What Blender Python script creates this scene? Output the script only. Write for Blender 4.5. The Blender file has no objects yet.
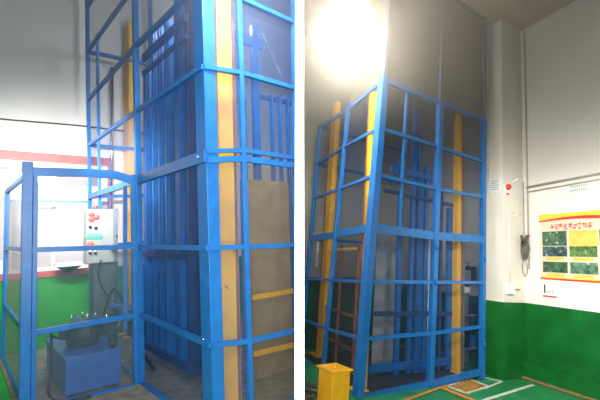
import bpy, bmesh, math, random
import numpy as np
from mathutils import Matrix, Vector
random.seed(5)
S = bpy.context.scene
COL = S.collection
F = 385.0                      # focal length in pixels of a 600 x 400 frame
# ---------------------------------------------------------------- camera, world, exposure
CAMH = 1.65
PITCH = 0.1167
cam_d = bpy.data.cameras.new('camera'); cam = bpy.data.objects.new('camera', cam_d); COL.objects.link(cam)
cam.location = (0, 0, CAMH); cam.rotation_euler = (math.pi/2 + PITCH, 0, 0)
cam_d.sensor_width = 36; cam_d.lens = F*36/600; cam_d.clip_start = 0.02
S.camera = cam
S.view_settings.view_transform = 'Standard'; S.view_settings.look = 'None'
S.view_settings.exposure = 0.0; S.view_settings.gamma = 1; S.view_settings.use_curve_mapping = False
S.cycles.use_denoising = True
S.cycles.max_bounces = 8; S.cycles.transparent_max_bounces = 24
S.cycles.volume_bounces = 0
W = bpy.data.worlds.new('world'); S.world = W; W.use_nodes = True
W.node_tree.nodes['Background'].inputs[0].default_value = (0.80, 0.90, 1.0, 1)
W.node_tree.nodes['Background'].inputs[1].default_value = 0.24

# the two halls stand on slightly different floors: each has its own frame
def rot(p, r):
    cp, sp, cr, sr = math.cos(p), math.sin(p), math.cos(r), math.sin(r)
    f = np.array([0, cp, sp]); r0 = np.array([1., 0, 0]); u = np.cross(r0, f)
    return np.array([r0*cr+u*sr, -r0*sr+u*cr, f])
ROOM = {'L': (rot(0.072546, -0.031867), 1.62725), 'R': (rot(0.160775, 0.0755975), 1.688267)}
CW = Matrix.Translation((0, 0, CAMH)) @ Matrix.Rotation(math.pi/2+PITCH, 4, 'X')
TR = {}
for k, (R, h) in ROOM.items():
    Q = R.copy(); Q[2] *= -1
    TR[k] = CW @ Matrix([list(Q[i])+[0] for i in range(3)]+[[0, 0, 0, 1]]) @ Matrix.Translation((0, 0, -h))
cur = 'L'
def ray(x, y):
    R, h = ROOM[cur]; return Vector(R.T @ np.array([(x-300)/F, (200-y)/F, 1.])), Vector((0, 0, h))
def on_z(x, y, z=0.0):
    d, o = ray(x, y); return o+d*((z-o.z)/d.z)
def on_wall(x, y, P, ang):
    d, o = ray(x, y); a = math.radians(ang); n = (-math.sin(a), math.cos(a))
    return o+d*((n[0]*P[0]+n[1]*P[1])/(n[0]*d.x+n[1]*d.y))
def U(ang): a = math.radians(ang); return Vector((math.cos(a), math.sin(a), 0))
Z = Vector((0, 0, 1))

# ---------------------------------------------------------------- lights
def light(name, kind, loc, energy, color=(1, 1, 1), size=.3, target=None, room=None, size_y=None, spot=None):
    l = bpy.data.lights.new(name, kind); l.energy = energy; l.color = color
    if kind == 'AREA':
        l.size = size
        if size_y: l.shape = 'RECTANGLE'; l.size_y = size_y
    else: l.shadow_soft_size = size
    if kind == 'SPOT' and spot: l.spot_size = math.radians(spot); l.spot_blend = 1.0
    o = bpy.data.objects.new(name, l); COL.objects.link(o)
    M = Matrix.Translation(loc)
    if target is not None:
        M = M @ (Vector(target)-Vector(loc)).to_track_quat('-Z', 'Y').to_matrix().to_4x4()
    o.matrix_world = TR[room or cur] @ M
    return o
# left hall: an added area light that grades the window wall, a bay lamp above the cage, general light from behind
light('wall_wash_left', 'AREA', (-2.7, 3.6, 2.8), 82, (1, .96, .93), 1.6, (-3.6, 6.0, 1.7), 'L', .2).data.spread = math.radians(105)
light('bay_light_left', 'SPOT', (-.36, 2.6, 3.95), 240, (.92, .97, 1), .2, (-.35, 4.3, 2.7), 'L', None, 115)
light('hall_light_left', 'AREA', (-.9, -1.5, 2.4), 105, (.9, .95, 1), 2.0, (-1.5, 4.5, .9), 'L', 1.0)
light('shaft_fill_left', 'POINT', (-1.2, 4.9, 4.6), 120, (.85, .93, 1), .2, None, 'L')  # added fill that brightens the cage interior, no lamp there
light('office_fill', 'AREA', (-3.9, 7.1, 2.7), 75, (1, .93, .93), 1.6, (-3.6, 6.9, 0), 'L')  # added light behind the window to brighten its panes
# right hall
light('hall_light_right', 'AREA', (2.4, -.5, 2.6), 36, (1, .98, .94), 1.6, (3.4, 6.5, .8), 'R', .8)
light('wall_wash_right', 'AREA', (3.0, 3.6, 2.9), 62, (1, .95, .86), 1.0, (4.5, 6.6, 1.3), 'R', .3).data.spread = math.radians(120)  # added wash that brightens the right wall and column
# added light that whitens the end of the gap wall
light('gap_wall_fill', 'AREA', (0, .6, 2.0), 100, (1, 1, 1), .3, (0, 2.2, 2.0), 'L', 2.4)

# ---------------------------------------------------------------- materials
def newmat(n):
    m = bpy.data.materials.new(n); m.use_nodes = True; t = m.node_tree
    return m, t, t.nodes['Principled BSDF']
def paint(n, c, rough=.45, var=.12, scale=6, bump=.0, metal=0, spec=.5, coat=0, speck=None):
    m, t, b = newmat(n)
    tc = t.nodes.new('ShaderNodeTexCoord'); no = t.nodes.new('ShaderNodeTexNoise')
    no.inputs['Scale'].default_value = scale; no.inputs['Detail'].default_value = 5
    t.links.new(tc.outputs['Object'], no.inputs['Vector'])
    r = t.nodes.new('ShaderNodeValToRGB'); r.color_ramp.elements[0].position = .3; r.color_ramp.elements[1].position = .7
    r.color_ramp.elements[0].color = (*[v*(1-var) for v in c], 1); r.color_ramp.elements[1].color = (*[min(1, v*(1+var)) for v in c], 1)
    t.links.new(no.outputs['Fac'], r.inputs['Fac']); out = r.outputs['Color']
    if speck:
        n2 = t.nodes.new('ShaderNodeTexNoise'); n2.inputs['Scale'].default_value = speck[1]; n2.inputs['Detail'].default_value = 8
        t.links.new(tc.outputs['Object'], n2.inputs['Vector'])
        r2 = t.nodes.new('ShaderNodeValToRGB'); r2.color_ramp.elements[0].position = speck[2]; r2.color_ramp.elements[1].position = speck[2]+.06
        t.links.new(n2.outputs['Fac'], r2.inputs['Fac'])
        mx = t.nodes.new('ShaderNodeMixRGB'); t.links.new(r2.outputs['Color'], mx.inputs['Fac'])
        t.links.new(out, mx.inputs['Color1']); mx.inputs['Color2'].default_value = (*speck[0], 1); out = mx.outputs['Color']
    t.links.new(out, b.inputs['Base Color'])
    b.inputs['Roughness'].default_value = rough; b.inputs['Metallic'].default_value = metal
    b.inputs['Specular IOR Level'].default_value = spec; b.inputs['Coat Weight'].default_value = coat
    if bump:
        bp = t.nodes.new('ShaderNodeBump'); bp.inputs['Strength'].default_value = bump; bp.inputs['Distance'].default_value = .01
        t.links.new(no.outputs['Fac'], bp.inputs['Height']); t.links.new(bp.outputs['Normal'], b.inputs['Normal'])
    return m
def glow(n, c, s):
    m, t, b = newmat(n); b.inputs['Base Color'].default_value = (*c, 1)
    b.inputs['Emission Color'].default_value = (*c, 1); b.inputs['Emission Strength'].default_value = s; return m
def wire_mesh(n, c, cell, cover, rough=.5):
    """woven wire: two families of thin wires, open between them"""
    m, t, b = newmat(n); b.inputs['Base Color'].default_value = (*c, 1); b.inputs['Roughness'].default_value = rough
    uv = t.nodes.new('ShaderNodeUVMap'); sep = t.nodes.new('ShaderNodeSeparateXYZ'); t.links.new(uv.outputs['UV'], sep.inputs[0])
    outs = []
    for sgn in (1, -1):
        a = t.nodes.new('ShaderNodeMath'); a.operation = 'MULTIPLY_ADD'; a.inputs[1].default_value = sgn
        t.links.new(sep.outputs['X'], a.inputs[0]); t.links.new(sep.outputs['Y'], a.inputs[2])
        d = t.nodes.new('ShaderNodeMath'); d.operation = 'DIVIDE'; d.inputs[1].default_value = cell; t.links.new(a.outputs[0], d.inputs[0])
        f = t.nodes.new('ShaderNodeMath'); f.operation = 'FRACT'; t.links.new(d.outputs[0], f.inputs[0])
        l = t.nodes.new('ShaderNodeMath'); l.operation = 'LESS_THAN'; l.inputs[1].default_value = cover; t.links.new(f.outputs[0], l.inputs[0])
        outs.append(l)
    mx = t.nodes.new('ShaderNodeMath'); mx.operation = 'MAXIMUM'
    t.links.new(outs[0].outputs[0], mx.inputs[0]); t.links.new(outs[1].outputs[0], mx.inputs[1])
    t.links.new(mx.outputs[0], b.inputs['Alpha'])
    return m
BLUE = paint('blue_enamel', (.014, .150, .45), .35, .14, 9, .05, spec=.5, speck=((.25, .38, .55), 30, .72))
BLUED = paint('blue_machine_paint', (.010, .13, .45), .38, .2, 7)
TANK = paint('oil_tank_paint', (.010, .085, .34), .35, .2, 8, .05, speck=((.03, .06, .10), 16, .68))
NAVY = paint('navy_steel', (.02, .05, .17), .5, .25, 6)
YEL = paint('yellow_enamel', (.95, .50, .02), .4, .12, 5, speck=((.30, .12, .03), 14, .68))
YELB = paint('bollard_yellow', (.90, .43, .012), .45, .15, 5, speck=((.13, .06, .02), 9, .66))
ORB = paint('orange_brown_steel', (.30, .12, .03), .55, .3, 7)
WHITE = paint('white_wall_paint', (.80, .79, .76), .4, .03, 2)
WHITER = paint('cream_wall_paint', (.84, .80, .75), .38, .03, 2)
COLM = paint('column_paint', (.78, .74, .66), .45, .04, 3)
GREEN = paint('green_dado_paint', (.004, .27, .018), .42, .15, 4)
GREENR = paint('green_gloss_paint', (.006, .135, .022), .35, .22, 3, speck=((.05, .22, .08), 22, .73))
FLG = paint('green_floor_paint', (.025, .24, .085), .3, .25, 5, speck=((.10, .28, .13), 12, .66))
FLGL = paint('bright_green_floor', (.01, .38, .03), .35, .15, 5)
CONC = paint('dusty_concrete', (.21, .20, .15), .7, .35, 9, .2)
CEIL = paint('ceiling_plaster', (.55, .48, .38), .8, .05, 2)
REDT = paint('red_painted_trim', (.48, .10, .095), .5, .15, 6)
PLAST = paint('grey_box_enamel', (.27, .30, .285), .4, .04, 4)
WPL = paint('white_plastic', (.80, .80, .77), .4, .03, 4)
DARK = paint('black_rubber', (.012, .013, .015), .45, .2, 10)
DGRN = paint('dark_green_casting', (.014, .036, .030), .5, .35, 12)
CHR = paint('bright_steel', (.6, .62, .65), .22, .1, 12, metal=1)
GREY = paint('grey_steel', (.22, .23, .24), .5, .2, 6)
LMARK = paint('white_floor_line', (.62, .70, .62), .5, .2, 12)
OMARK = paint('orange_floor_line', (.62, .27, .04), .5, .3, 12)
WOOD = paint('brown_kick_strip', (.33, .20, .09), .6, .3, 12)
REDP = paint('red_plastic', (.65, .03, .02), .35, .1, 5)
PAPER = paint('white_paper', (.85, .84, .86), .6, .02, 3)
INT = paint('office_wall', (.55, .50, .50), .7, .05, 2)
SHEET = paint('pale_grey_sheet', (.30, .32, .33), .6, .25, 5)
WM_L = wire_mesh('fine_wire_mesh', (.05, .12, .32), .014, .15)
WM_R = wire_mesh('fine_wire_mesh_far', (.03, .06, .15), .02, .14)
WM_E = wire_mesh('grey_wire_mesh', (.36, .39, .42), .016, .42)
WM_B = wire_mesh('brown_wire_mesh', (.15, .12, .09), .018, .20)
GLASS, tg, bg = newmat('window_glass')
bg.inputs['Base Color'].default_value = (.55, .53, .56, 1); bg.inputs['Roughness'].default_value = .08; bg.inputs['Alpha'].default_value = .30
LENS = glow('lamp_lens', (1, .98, .93), 30)
LED_R = glow('red_led', (1, .07, .07), 2.2); LED_G = glow('green_led', (.08, 1, .35), 1.3)

# ---------------------------------------------------------------- mesh helpers
class MB:
    def __init__(s): s.bm = bmesh.new(); s.mi = 0
    def hexa(s, c, ax, ay, az):
        c = Vector(c); v = [s.bm.verts.new(c+ax*i+ay*j+az*k) for k in (-1, 1) for j in (-1, 1) for i in (-1, 1)]
        for q in ((0, 2, 3, 1), (4, 5, 7, 6), (0, 1, 5, 4), (2, 6, 7, 3), (0, 4, 6, 2), (1, 3, 7, 5)):
            s.bm.faces.new([v[i] for i in q]).material_index = s.mi
        return s
    def box(s, c, size, ang=0):
        a = U(ang); b = Vector((-a.y, a.x, 0)); return s.hexa(c, a*size[0]/2, b*size[1]/2, Z*size[2]/2)
    def bar(s, p, q, w, h, side=None):
        """beam p->q; w across along side, h the other way"""
        p, q = Vector(p), Vector(q); d = (q-p); m = (p+q)/2; n = d.normalized()
        if side is None: side = n.cross(Z) if abs(n.z) < .9 else Vector((1, 0, 0))
        side = (side-n*side.dot(n)).normalized(); up = n.cross(side)
        return s.hexa(m, side*w/2, up*h/2, d/2)
    def cyl(s, p, q, r, r2=None, n=20, cap=True):
        p, q = Vector(p), Vector(q); d = (q-p).normalized(); a = d.orthogonal().normalized(); b = d.cross(a); r2 = r if r2 is None else r2
        L = [[s.bm.verts.new(c+(a*math.cos(t)+b*math.sin(t))*rr) for t in [2*math.pi*i/n for i in range(n)]] for c, rr in ((p, r), (q, r2))]
        for i in range(n):
            f = s.bm.faces.new((L[0][i], L[0][(i+1) % n], L[1][(i+1) % n], L[1][i])); f.material_index = s.mi; f.smooth = True
        if cap:
            s.bm.faces.new(L[0][::-1]).material_index = s.mi; s.bm.faces.new(L[1]).material_index = s.mi
        return s
    def lathe(s, c, prof, n=28, axis=Z):
        c = Vector(c); a = axis.orthogonal().normalized(); b = axis.cross(a)
        rings = [[s.bm.verts.new(c+axis*z+(a*math.cos(t)+b*math.sin(t))*max(r, .0005)) for t in [2*math.pi*i/n for i in range(n)]] for r, z in prof]
        for k in range(len(rings)-1):
            for i in range(n):
                f = s.bm.faces.new((rings[k][i], rings[k][(i+1) % n], rings[k+1][(i+1) % n], rings[k+1][i])); f.smooth = True; f.material_index = s.mi
        s.bm.faces.new(rings[0][::-1]).material_index = s.mi; s.bm.faces.new(rings[-1]).material_index = s.mi
        return s
    def tube(s, pts, r, n=8):
        P = [Vector(p) for p in pts]
        Q = []
        for i in range(len(P)-1):
            p0, p1, p2, p3 = P[max(i-1, 0)], P[i], P[i+1], P[min(i+2, len(P)-1)]
            for k in range(6):
                t = k/6; Q.append(.5*((2*p1)+(p2-p0)*t+(2*p0-5*p1+4*p2-p3)*t*t+(3*p1-p0-3*p2+p3)*t**3))
        Q.append(P[-1]); rings = []; a = (Q[1]-Q[0]).orthogonal().normalized()
        for i, p in enumerate(Q):
            d = (Q[min(i+1, len(Q)-1)]-Q[max(i-1, 0)]).normalized(); a = (a-d*a.dot(d)).normalized(); b = d.cross(a)
            rings.append([s.bm.verts.new(p+(a*math.cos(t)+b*math.sin(t))*r) for t in [2*math.pi*j/n for j in range(n)]])
        for k in range(len(rings)-1):
            for i in range(n):
                f = s.bm.faces.new((rings[k][i], rings[k][(i+1) % n], rings[k+1][(i+1) % n], rings[k+1][i])); f.smooth = True; f.material_index = s.mi
        s.bm.faces.new(rings[0][::-1]); s.bm.faces.new(rings[-1]); return s
    def quad(s, pts):
        """flat sheet with uv in metres"""
        P = [Vector(p) for p in pts]; uv = s.bm.loops.layers.uv.verify()
        f = s.bm.faces.new([s.bm.verts.new(p) for p in P]); a = (P[1]-P[0]).normalized()
        for l, p in zip(f.loops, P):
            d = p-P[0]; l[uv].uv = (d.dot(a), d.z)
        f.material_index = s.mi; return s
    def sheet(s, pts, th, nrm):
        """plate with a real thickness"""
        P = [Vector(p) for p in pts]; nrm = nrm.normalized()*th; k = len(P)
        a = [s.bm.verts.new(p) for p in P]; b = [s.bm.verts.new(p+nrm) for p in P]
        s.bm.faces.new(a); s.bm.faces.new(b[::-1])
        for i in range(k): s.bm.faces.new((a[i], b[i], b[(i+1) % k], a[(i+1) % k]))
        for f in s.bm.faces: f.material_index = s.mi
        return s
def clip(bm):
    """end a room surface at the added gap wall"""
    if cur == 'W': return
    T = TR[cur].inverted(); sg = 1 if cur == 'L' else -1
    co = T @ Vector((-.015*sg, 0, 0)); no = (T.to_3x3() @ Vector((sg, 0, 0))).normalized()
    g = bmesh.ops.bisect_plane(bm, geom=bm.verts[:]+bm.edges[:]+bm.faces[:], plane_co=co, plane_no=no, clear_outer=True)
    ed = [e for e in g['geom_cut'] if isinstance(e, bmesh.types.BMEdge)]
    if ed: bmesh.ops.holes_fill(bm, edges=ed)
def build(name, mb, mats, parent=None, bevel=0, label=None, cat=None, group=None, kind=None, origin=None):
    bm = mb.bm
    if kind == 'structure': clip(bm)
    base = parent['_o'] if parent is not None and '_o' in parent else None
    if not isinstance(mats, (list, tuple)): mats = [mats]
    if not mb_flat(bm): bmesh.ops.recalc_face_normals(bm, faces=bm.faces)
    org = Vector(base) if base is not None else (Vector(origin) if origin is not None else Vector((0, 0, 0)))
    if base is None and origin is None:
        cs = [v.co for v in bm.verts]; org = sum(cs, Vector())/len(cs); org.z = min(c.z for c in cs)
    bmesh.ops.translate(bm, verts=bm.verts, vec=-org)
    me = bpy.data.meshes.new(name); bm.to_mesh(me); bm.free()
    for m in mats: me.materials.append(m)
    o = bpy.data.objects.new(name, me); COL.objects.link(o)
    if parent is not None: o.parent = parent; o['_o'] = list(org)
    else: o.matrix_world = TR[cur] @ Matrix.Translation(org); o['_o'] = list(org)
    if bevel:
        bv = o.modifiers.new('bevel', 'BEVEL'); bv.width = bevel; bv.segments = 2; bv.limit_method = 'ANGLE'
    if label: o['label'] = label
    if cat: o['category'] = cat
    if group: o['group'] = group
    if kind: o['kind'] = kind
    return o
def mb_flat(bm): return all(len(e.link_faces) < 2 for e in bm.edges)
def thing(name, label, cat, loc, group=None):
    o = bpy.data.objects.new(name, None); COL.objects.link(o); o.empty_display_size = .1
    o.matrix_world = TR[cur] @ Matrix.Translation(Vector(loc)); o['_o'] = list(loc)
    o['label'] = label; o['category'] = cat
    if group: o['group'] = group
    return o
def struct(name, mb, mats, **k): return build(name, mb, mats, kind='structure', **k)
def lerp(a, b, t): return a+(b-a)*t

# ---------------------------------------------------------------- added wall standing for the white gap between the two views
TRs = TR[cur]; TR['W'] = Matrix.Identity(4); cur = 'W'
m = MB(); m.hexa((-.0026, 7.0, 3.2), Vector((.0238, 0, 0)), Vector((0, 5.0, 0)), Vector((0, 0, 4.4)))
struct('gap_wall', m, paint('bright_white_paint', (.93, .93, .93), .7, .0, 2))

# ================================================================ LEFT HALL
cur = 'L'
A, B = U(132.1), U(38.95)
class Post:
    def __init__(s, P, lean, dz, H): s.P, s.l, s.dz, s.H = P, lean, dz, H
    def at(s, z): return Vector((s.P[0]+s.l[0]*z, s.P[1]+s.l[1]*z, z))
    def k(s, k): return s.at(s.H[k]+s.dz.get(k, 0))
HL = [.017, .708, 1.48, 2.25, 3.009, 3.727, 4.5]
p0 = Post((-.734, 3.137), (-.0118, -.0028), {4: -.014, 3: -.008, 2: .009, 1: .014}, HL)
p1 = Post((-1.781, 4.303), (-.0131, -.0055), {5: .045, 3: -.027, 1: .033, 0: -.02}, HL)
p2 = Post((-3.195, 5.908), (-.0159, -.0088), {3: -.043, 2: -.038, 1: -.03}, HL)
p3 = Post((-.467, 3.351), (-.0084, -.0012), {4: .015, 3: .033, 1: -.024}, HL)
p6 = Post((-.075, 3.733), (.022, .0003), {5: -.044, 3: .018, 2: -.013, 1: -.046}, HL)
p4 = Post((-2.574, 3.67), (-.0044, -.0031), {2: .021, 1: .013}, HL)
p5 = Post((-4.07, 5.32), (.0019, .0014), {3: .008, 1: .012}, HL)
# wall with a long window
WP = Vector((-3.86, 5.70, 0)); WA = 38; wd = U(WA); wn = Vector((-wd.y, wd.x, 0))     # wn points away from the hall
def wl(s, z, off=0): return WP+wd*s+Z*z+wn*off
def wallbox(mb, s0, s1, z0, z1, o0=0, o1=.24):
    return mb.hexa(wl((s0+s1)/2, (z0+z1)/2, (o0+o1)/2), wd*(s1-s0)/2, wn*(o1-o0)/2, Z*(z1-z0)/2)
ZS, ZT = 1.10, 2.74
SR = .93
m = MB(); wallbox(m, -4, 9, ZT, 6.2); wallbox(m, SR, 9, ZS, ZT); wallbox(m, -4, -2.6, ZS, ZT); m.mi = 1; wallbox(m, -4, 9, -.1, ZS)
struct('wall_back', m, [WHITE, GREEN])
m = MB(); m.box((-1, 4, -.06), (16, 16, .1)); struct('floor', m, FLGL)
m = MB(); m.box((-1, 4, 6.25), (16, 16, .1)); struct('ceiling', m, CEIL)
m = MB(); wallbox(m, -2.6, SR+.06, ZT, ZT+.13, -.035, .0); struct('trim_1', m, REDT)
m = MB(); wallbox(m, -2.6, SR+.06, ZS-.075, ZS+.01, -.03, .20); struct('trim_2', m, REDT)
m = MB(); wallbox(m, SR-.01, SR+.06, ZS+.01, ZT, -.03, .10); struct('trim_3', m, REDT)
# window frame, mullions and panes
wf = MB(); fo, fi = .05, .11
wallbox(wf, -2.6, SR-.01, ZT-.10, ZT, fo, fi); wallbox(wf, -2.6, SR-.01, ZS+.01, ZS+.07, fo, fi)
mull = [(-2.6, -2.53), (-.70, -.60), (.22, .32), (SR-.09, SR-.01)]
mull = [(-2.6, -2.53), (-1.35, -1.27), (-.36, -.33), (.155, .205), (SR-.09, SR-.01)]
for a, b in mull: wallbox(wf, a, b, ZS+.07, ZT-.10, fo, fi)
win = struct('window_1', wf, WPL)
for (a, b), (c, d) in zip(mull[:-1], mull[1:]):
    g = MB(); wallbox(g, b, c, ZS+.07, ZT-.1, .075, .083); build('pane', g, GLASS, win)
# room behind the window: rear wall, floor, ceiling
m = MB(); wallbox(m, -4, 2.4, 0, 3.2, 1.9, 2.0); wallbox(m, -4, 2.4, -.05, 0, .25, 2.0); wallbox(m, -4, 2.4, 3.2, 3.3, .25, 2.0); wallbox(m, 2.3, 2.4, 0, 3.2, .25, 2.0)
wallbox(m, -4.1, -4, 0, 3.2, .25, 2.0)
struct('wall_office', m, INT)
# pale roller blind low in the office window
m = MB(); wallbox(m, -.28, SR-.1, ZS+.08, 1.92, .14, .15)
build('frosted_screen', m, paint('frosted_film', (.85, .80, .80), .6, .03, 3), label='pale frosted screen across the lower part of the office window', cat='screen')
m = MB(); wallbox(m, -.50, -.41, ZS+.02, 1.30, .01, .05)
build('note_card', m, PAPER, label='small white note card leaning on the office window sill', cat='card')
# cable on wall
m = MB(); m.tube([wl(s, 3.335+.02*s+.01*math.sin(s*3), -.02) for s in np.linspace(-1.2, 2.2, 9)], .012)
build('wall_cable', m, DARK, label='thin dark cable running across the white wall above the red trim', cat='cable')
# concrete pad
m = MB(); c = p4.at(0)+A*.85+B*.46; m.hexa(c+Z*.0, A*1.5, B*.52, Z*.009); struct('trim_4', m, CONC)
m = MB(); c = p0.at(0)+A*1.8+B*1.38; m.hexa(c, A*1.95, B*1.44, Z*.008); struct('trim_5', m, CONC)

# ---- the lift cage of the left hall
def rail(par, P, Q, k, h=.045, w=.045, off=Vector(), name='rail', mat=BLUE, dz=0):
    a, b = P.k(k)+off+Z*dz, Q.k(k)+off+Z*dz
    return build(name, MB().bar(a, b, w, h), mat, par)
def vpost(par, P, z0, z1, w, d, side, off=Vector(), name='post', mat=BLUE, bev=.004):
    return build(name, MB().bar(P.at(z0)+off, P.at(z1)+off, w, d, side), mat, par, bevel=bev)
TOP = 6.15
cage = thing('lift_cage', 'tall blue steel mesh lift cage beside the open pump enclosure, left half of the photo', 'cage', p0.at(0))
vpost(cage, p0, .02, TOP, .17, .11, A, A*.085+B*.055)
vpost(cage, p1, .02, TOP, .06, .06, A)
vpost(cage, p2, .02, TOP, .055, .05, A)
pb = Post((p2.P[0]+.34, p2.P[1]-.36), p2.l, {}, HL)
vpost(cage, pb, .02, 4.6, .035, .035, A)
vpost(cage, p3, .02, TOP, .045, .045, B)
vpost(cage, p6, .02, TOP, .06, .06, B)
for k in (0, 1, 2, 3, 4, 5, 6):
    th = .10 if k == 3 else (.07 if k == 0 else .042)
    rail(cage, p0, p1, k, th); rail(cage, p1, p2, k, th if k != 3 else .075)
    if k == 3:
        rail(cage, p0, p3, k, .035, dz=.04); rail(cage, p3, p6, k, .035, dz=.04)
        rail(cage, p0, p3, k, .05, dz=-.035); rail(cage, p3, p6, k, .05, dz=-.035)
    else:
        rail(cage, p0, p3, k, .038 if k else .07); rail(cage, p3, p6, k, .038 if k else .07)
for P, Q, in ((p0, p1), (p1, p2), (p0, p3), (p3, p6)):
    a, b = P.k(6)+Z*.75, Q.k(6)+Z*.75
    build('rail', MB().bar(a, b, .045, .045), BLUE, cage)
def panel(par, P, Q, z0, z1, mat, off=Vector()):
    return build('mesh_panel', MB().quad([P.at(z0)+off, Q.at(z0)+off, Q.at(z1)+off, P.at(z1)+off]), mat, par, label='fine wire mesh infill')
for P, Q, off in ((p0, p1, B*.03), (p1, p2, B*.03), (p0, p3, A*.03), (p3, p6, A*.03)):
    for z0, z1 in ((.05, 2.2), (2.3, 4.48), (4.52, TOP)): panel(cage, P, Q, z0, z1, WM_B if (P is p3 and z0 < 1) else WM_L, off)
# rear side of the cage
q1 = Post((p6.P[0]+A.x*3.6, p6.P[1]+A.y*3.6), (0, 0), {}, HL)
vpost(cage, q1, .02, TOP, .06, .06, A)
for k in (0, 2, 3, 4, 6): rail(cage, q1, p2, k, .05)
# door hardware: brackets and bolts where the frames meet
for z in (.75, 2.25, 3.0):
    c = p0.at(z)+A*.10-B*.006
    build('clamp_bolt', MB().cyl(c, c-B*.02, .014, n=8), CHR, cage, label='bright bolt head')
for z in (.9, 2.2):
    c = p1.at(z)-B*.035
    build('hinge', MB().bar(c-Z*.06, c+Z*.06, .03, .03, A), GREY, cage)

# ---- yellow guide columns
def channel(par, P, z0, z1, w, d, mat, side, face, name='web'):
    """U channel: web facing `face`, flanges folded back"""
    s = side.normalized(); f = face.normalized(); t = .012
    m = MB(); m.bar(P+Z*z0, P+Z*z1, w, t, s)
    for sg in (-1, 1):
        m.bar(P+Z*z0+s*sg*(w/2)-f*d/2, P+Z*z1+s*sg*(w/2)-f*d/2, t, d, s)
    return build(name, m, mat, par, bevel=.002)
def ycol(x, y, Pp, ang, w, d, z1, label, side, face, group=None, lip=True):
    b = on_wall(x, y, Pp, ang); b.z = 0
    t = thing('guide_mast', label, 'column', b, group)
    channel(t, b, .02, z1, w, d, YEL, side, face)
    mb = MB(); mb.bar(b+side*(w*.36)+face*.012+Z*.02, b+side*(w*.36)+face*.012+Z*z1, .02, .02, side)
    build('guide_strip', mb, ORB, t)
    build('base_plate', MB().hexa(b+Z*.015, side*(w*.8), face*.12, Z*.012), YEL, t)
    return t, b
vd = Vector((-.2, 1, 0)).normalized(); vs = Vector((1, .2, 0)).normalized()
ycol(230, 250, p0.at(0)+A*.22, 38.95, .17, .14, TOP, 'yellow steel guide column just behind the near corner post of the left cage', B, -A)
gt, gb = ycol(125, 200, p1.at(0)+B*.55, 132.1, .38, .16, 5.2, 'wide yellow guide column behind the pump enclosure with a chrome ram in front', A, -B)
rt = thing('hydraulic_ram', 'slim chrome hydraulic ram standing in front of the wide yellow column', 'ram', gb-B*.2)
c = gb-B*.2+A*.02
build('rod', MB().cyl(c+Z*1.9, c+Z*4.4, .028), CHR, rt); build('cylinder_barrel', MB().cyl(c+Z*.02, c+Z*1.9, .04), GREY, rt)
build('gland', MB().cyl(c+Z*1.86, c+Z*1.98, .055), BLUED, rt)

# ---- lifting carriage seen through the left cage face: blue channels with a head beam
inn = p0.at(0)+B*.42
car = thing('lift_carriage', 'blue lifting frame of upright channels inside the left cage', 'lift frame', on_wall(168, 350, inn, 132.1).xy.to_3d())
for x, w, mt, ztop in ((147, .10, BLUED, 3.9), (155, .045, BLUE, 4.35), (161, .05, BLUED, 4.35), (168, .05, BLUE, 4.35), (180, .13, BLUED, 5.6), (190, .05, NAVY, 5.6)):
    b = on_wall(x, 200, inn, 132.1); b.z = 0
    mb = MB(); mb.bar(b+Z*.06, b+Z*ztop, w, .06, A); mb.bar(b+Z*.06-A*w*.6+B*.05, b+Z*ztop-A*w*.6+B*.05, .012, .1, A)
    build('upright', mb, mt, car, bevel=.003)
a, b = on_wall(146, 55, inn, 132.1), on_wall(190, 24, inn, 132.1); z = (a.z+b.z)/2; a.z = b.z = z
build('head_beam', MB().bar(a-B*.04, b-B*.04, .05, .10), BLUED, car, bevel=.004)
a2, b2 = a.copy(), b.copy(); a2.z = b2.z = z-.22
build('head_beam', MB().bar(a2-B*.04, b2-B*.04, .04, .05), BLUED, car)
for zz in (.15, 1.35):
    a2, b2 = a.copy(), b.copy(); a2.z = b2.z = zz
    build('cross_beam', MB().bar(a2-B*.04, b2-B*.04, .04, .08), NAVY, car)
# grey sheet deeper in the shaft
sh = p0.at(0)+B*.72
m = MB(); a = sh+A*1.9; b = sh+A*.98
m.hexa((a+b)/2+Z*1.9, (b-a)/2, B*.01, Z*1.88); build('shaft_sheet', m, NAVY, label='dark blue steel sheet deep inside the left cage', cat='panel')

# ---- side frame seen through the right cage face
ri = p0.at(0)+A*.95
fr = thing('hoist_frame', 'blue hoist frame with sloping brace behind the right mesh face of the left cage', 'frame', on_wall(258, 300, ri, 38.95).xy.to_3d())
def up(x, y0, y1, w, mt, name, par, Pp=ri, ang=38.95, d=.06, side=B):
    b = on_wall(x, 200, Pp, ang); z1 = on_wall(x, y0, Pp, ang).z; z0 = max(on_wall(x, y1, Pp, ang).z, .03)
    b.z = 0; return build(name, MB().bar(b+Z*z0, b+Z*z1, w, d, side), mt, par, bevel=.003)
up(258, 28, 400, .085, BLUED, 'upright', fr); up(246, 100, 400, .03, NAVY, 'upright', fr)
for x in (274, 282, 290): up(x, 96, 400, .03, BLUED, 'upright', fr)
a, b = on_wall(234, 36, ri, 38.95), on_wall(262, 30, ri, 38.95); b.z = a.z
build('head_beam', MB().bar(a, b, .06, .12), BLUED, fr, bevel=.004)
build('brace', MB().bar(on_wall(262, 34, ri, 38.95), on_wall(281, 76, ri, 38.95), .03, .03), GREY, fr)
b3 = on_wall(296, 96, ri, 38.95); a3 = on_wall(258, 96, ri, 38.95); b3.z = a3.z
build('head_beam', MB().bar(a3, b3, .04, .05), NAVY, fr)
oi = p0.at(0)+A*.55
pf = thing('platform_rail', 'two orange toe bars across the lower right mesh face of the left cage', 'rail', on_wall(275, 380, oi, 38.95).xy.to_3d())
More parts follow.
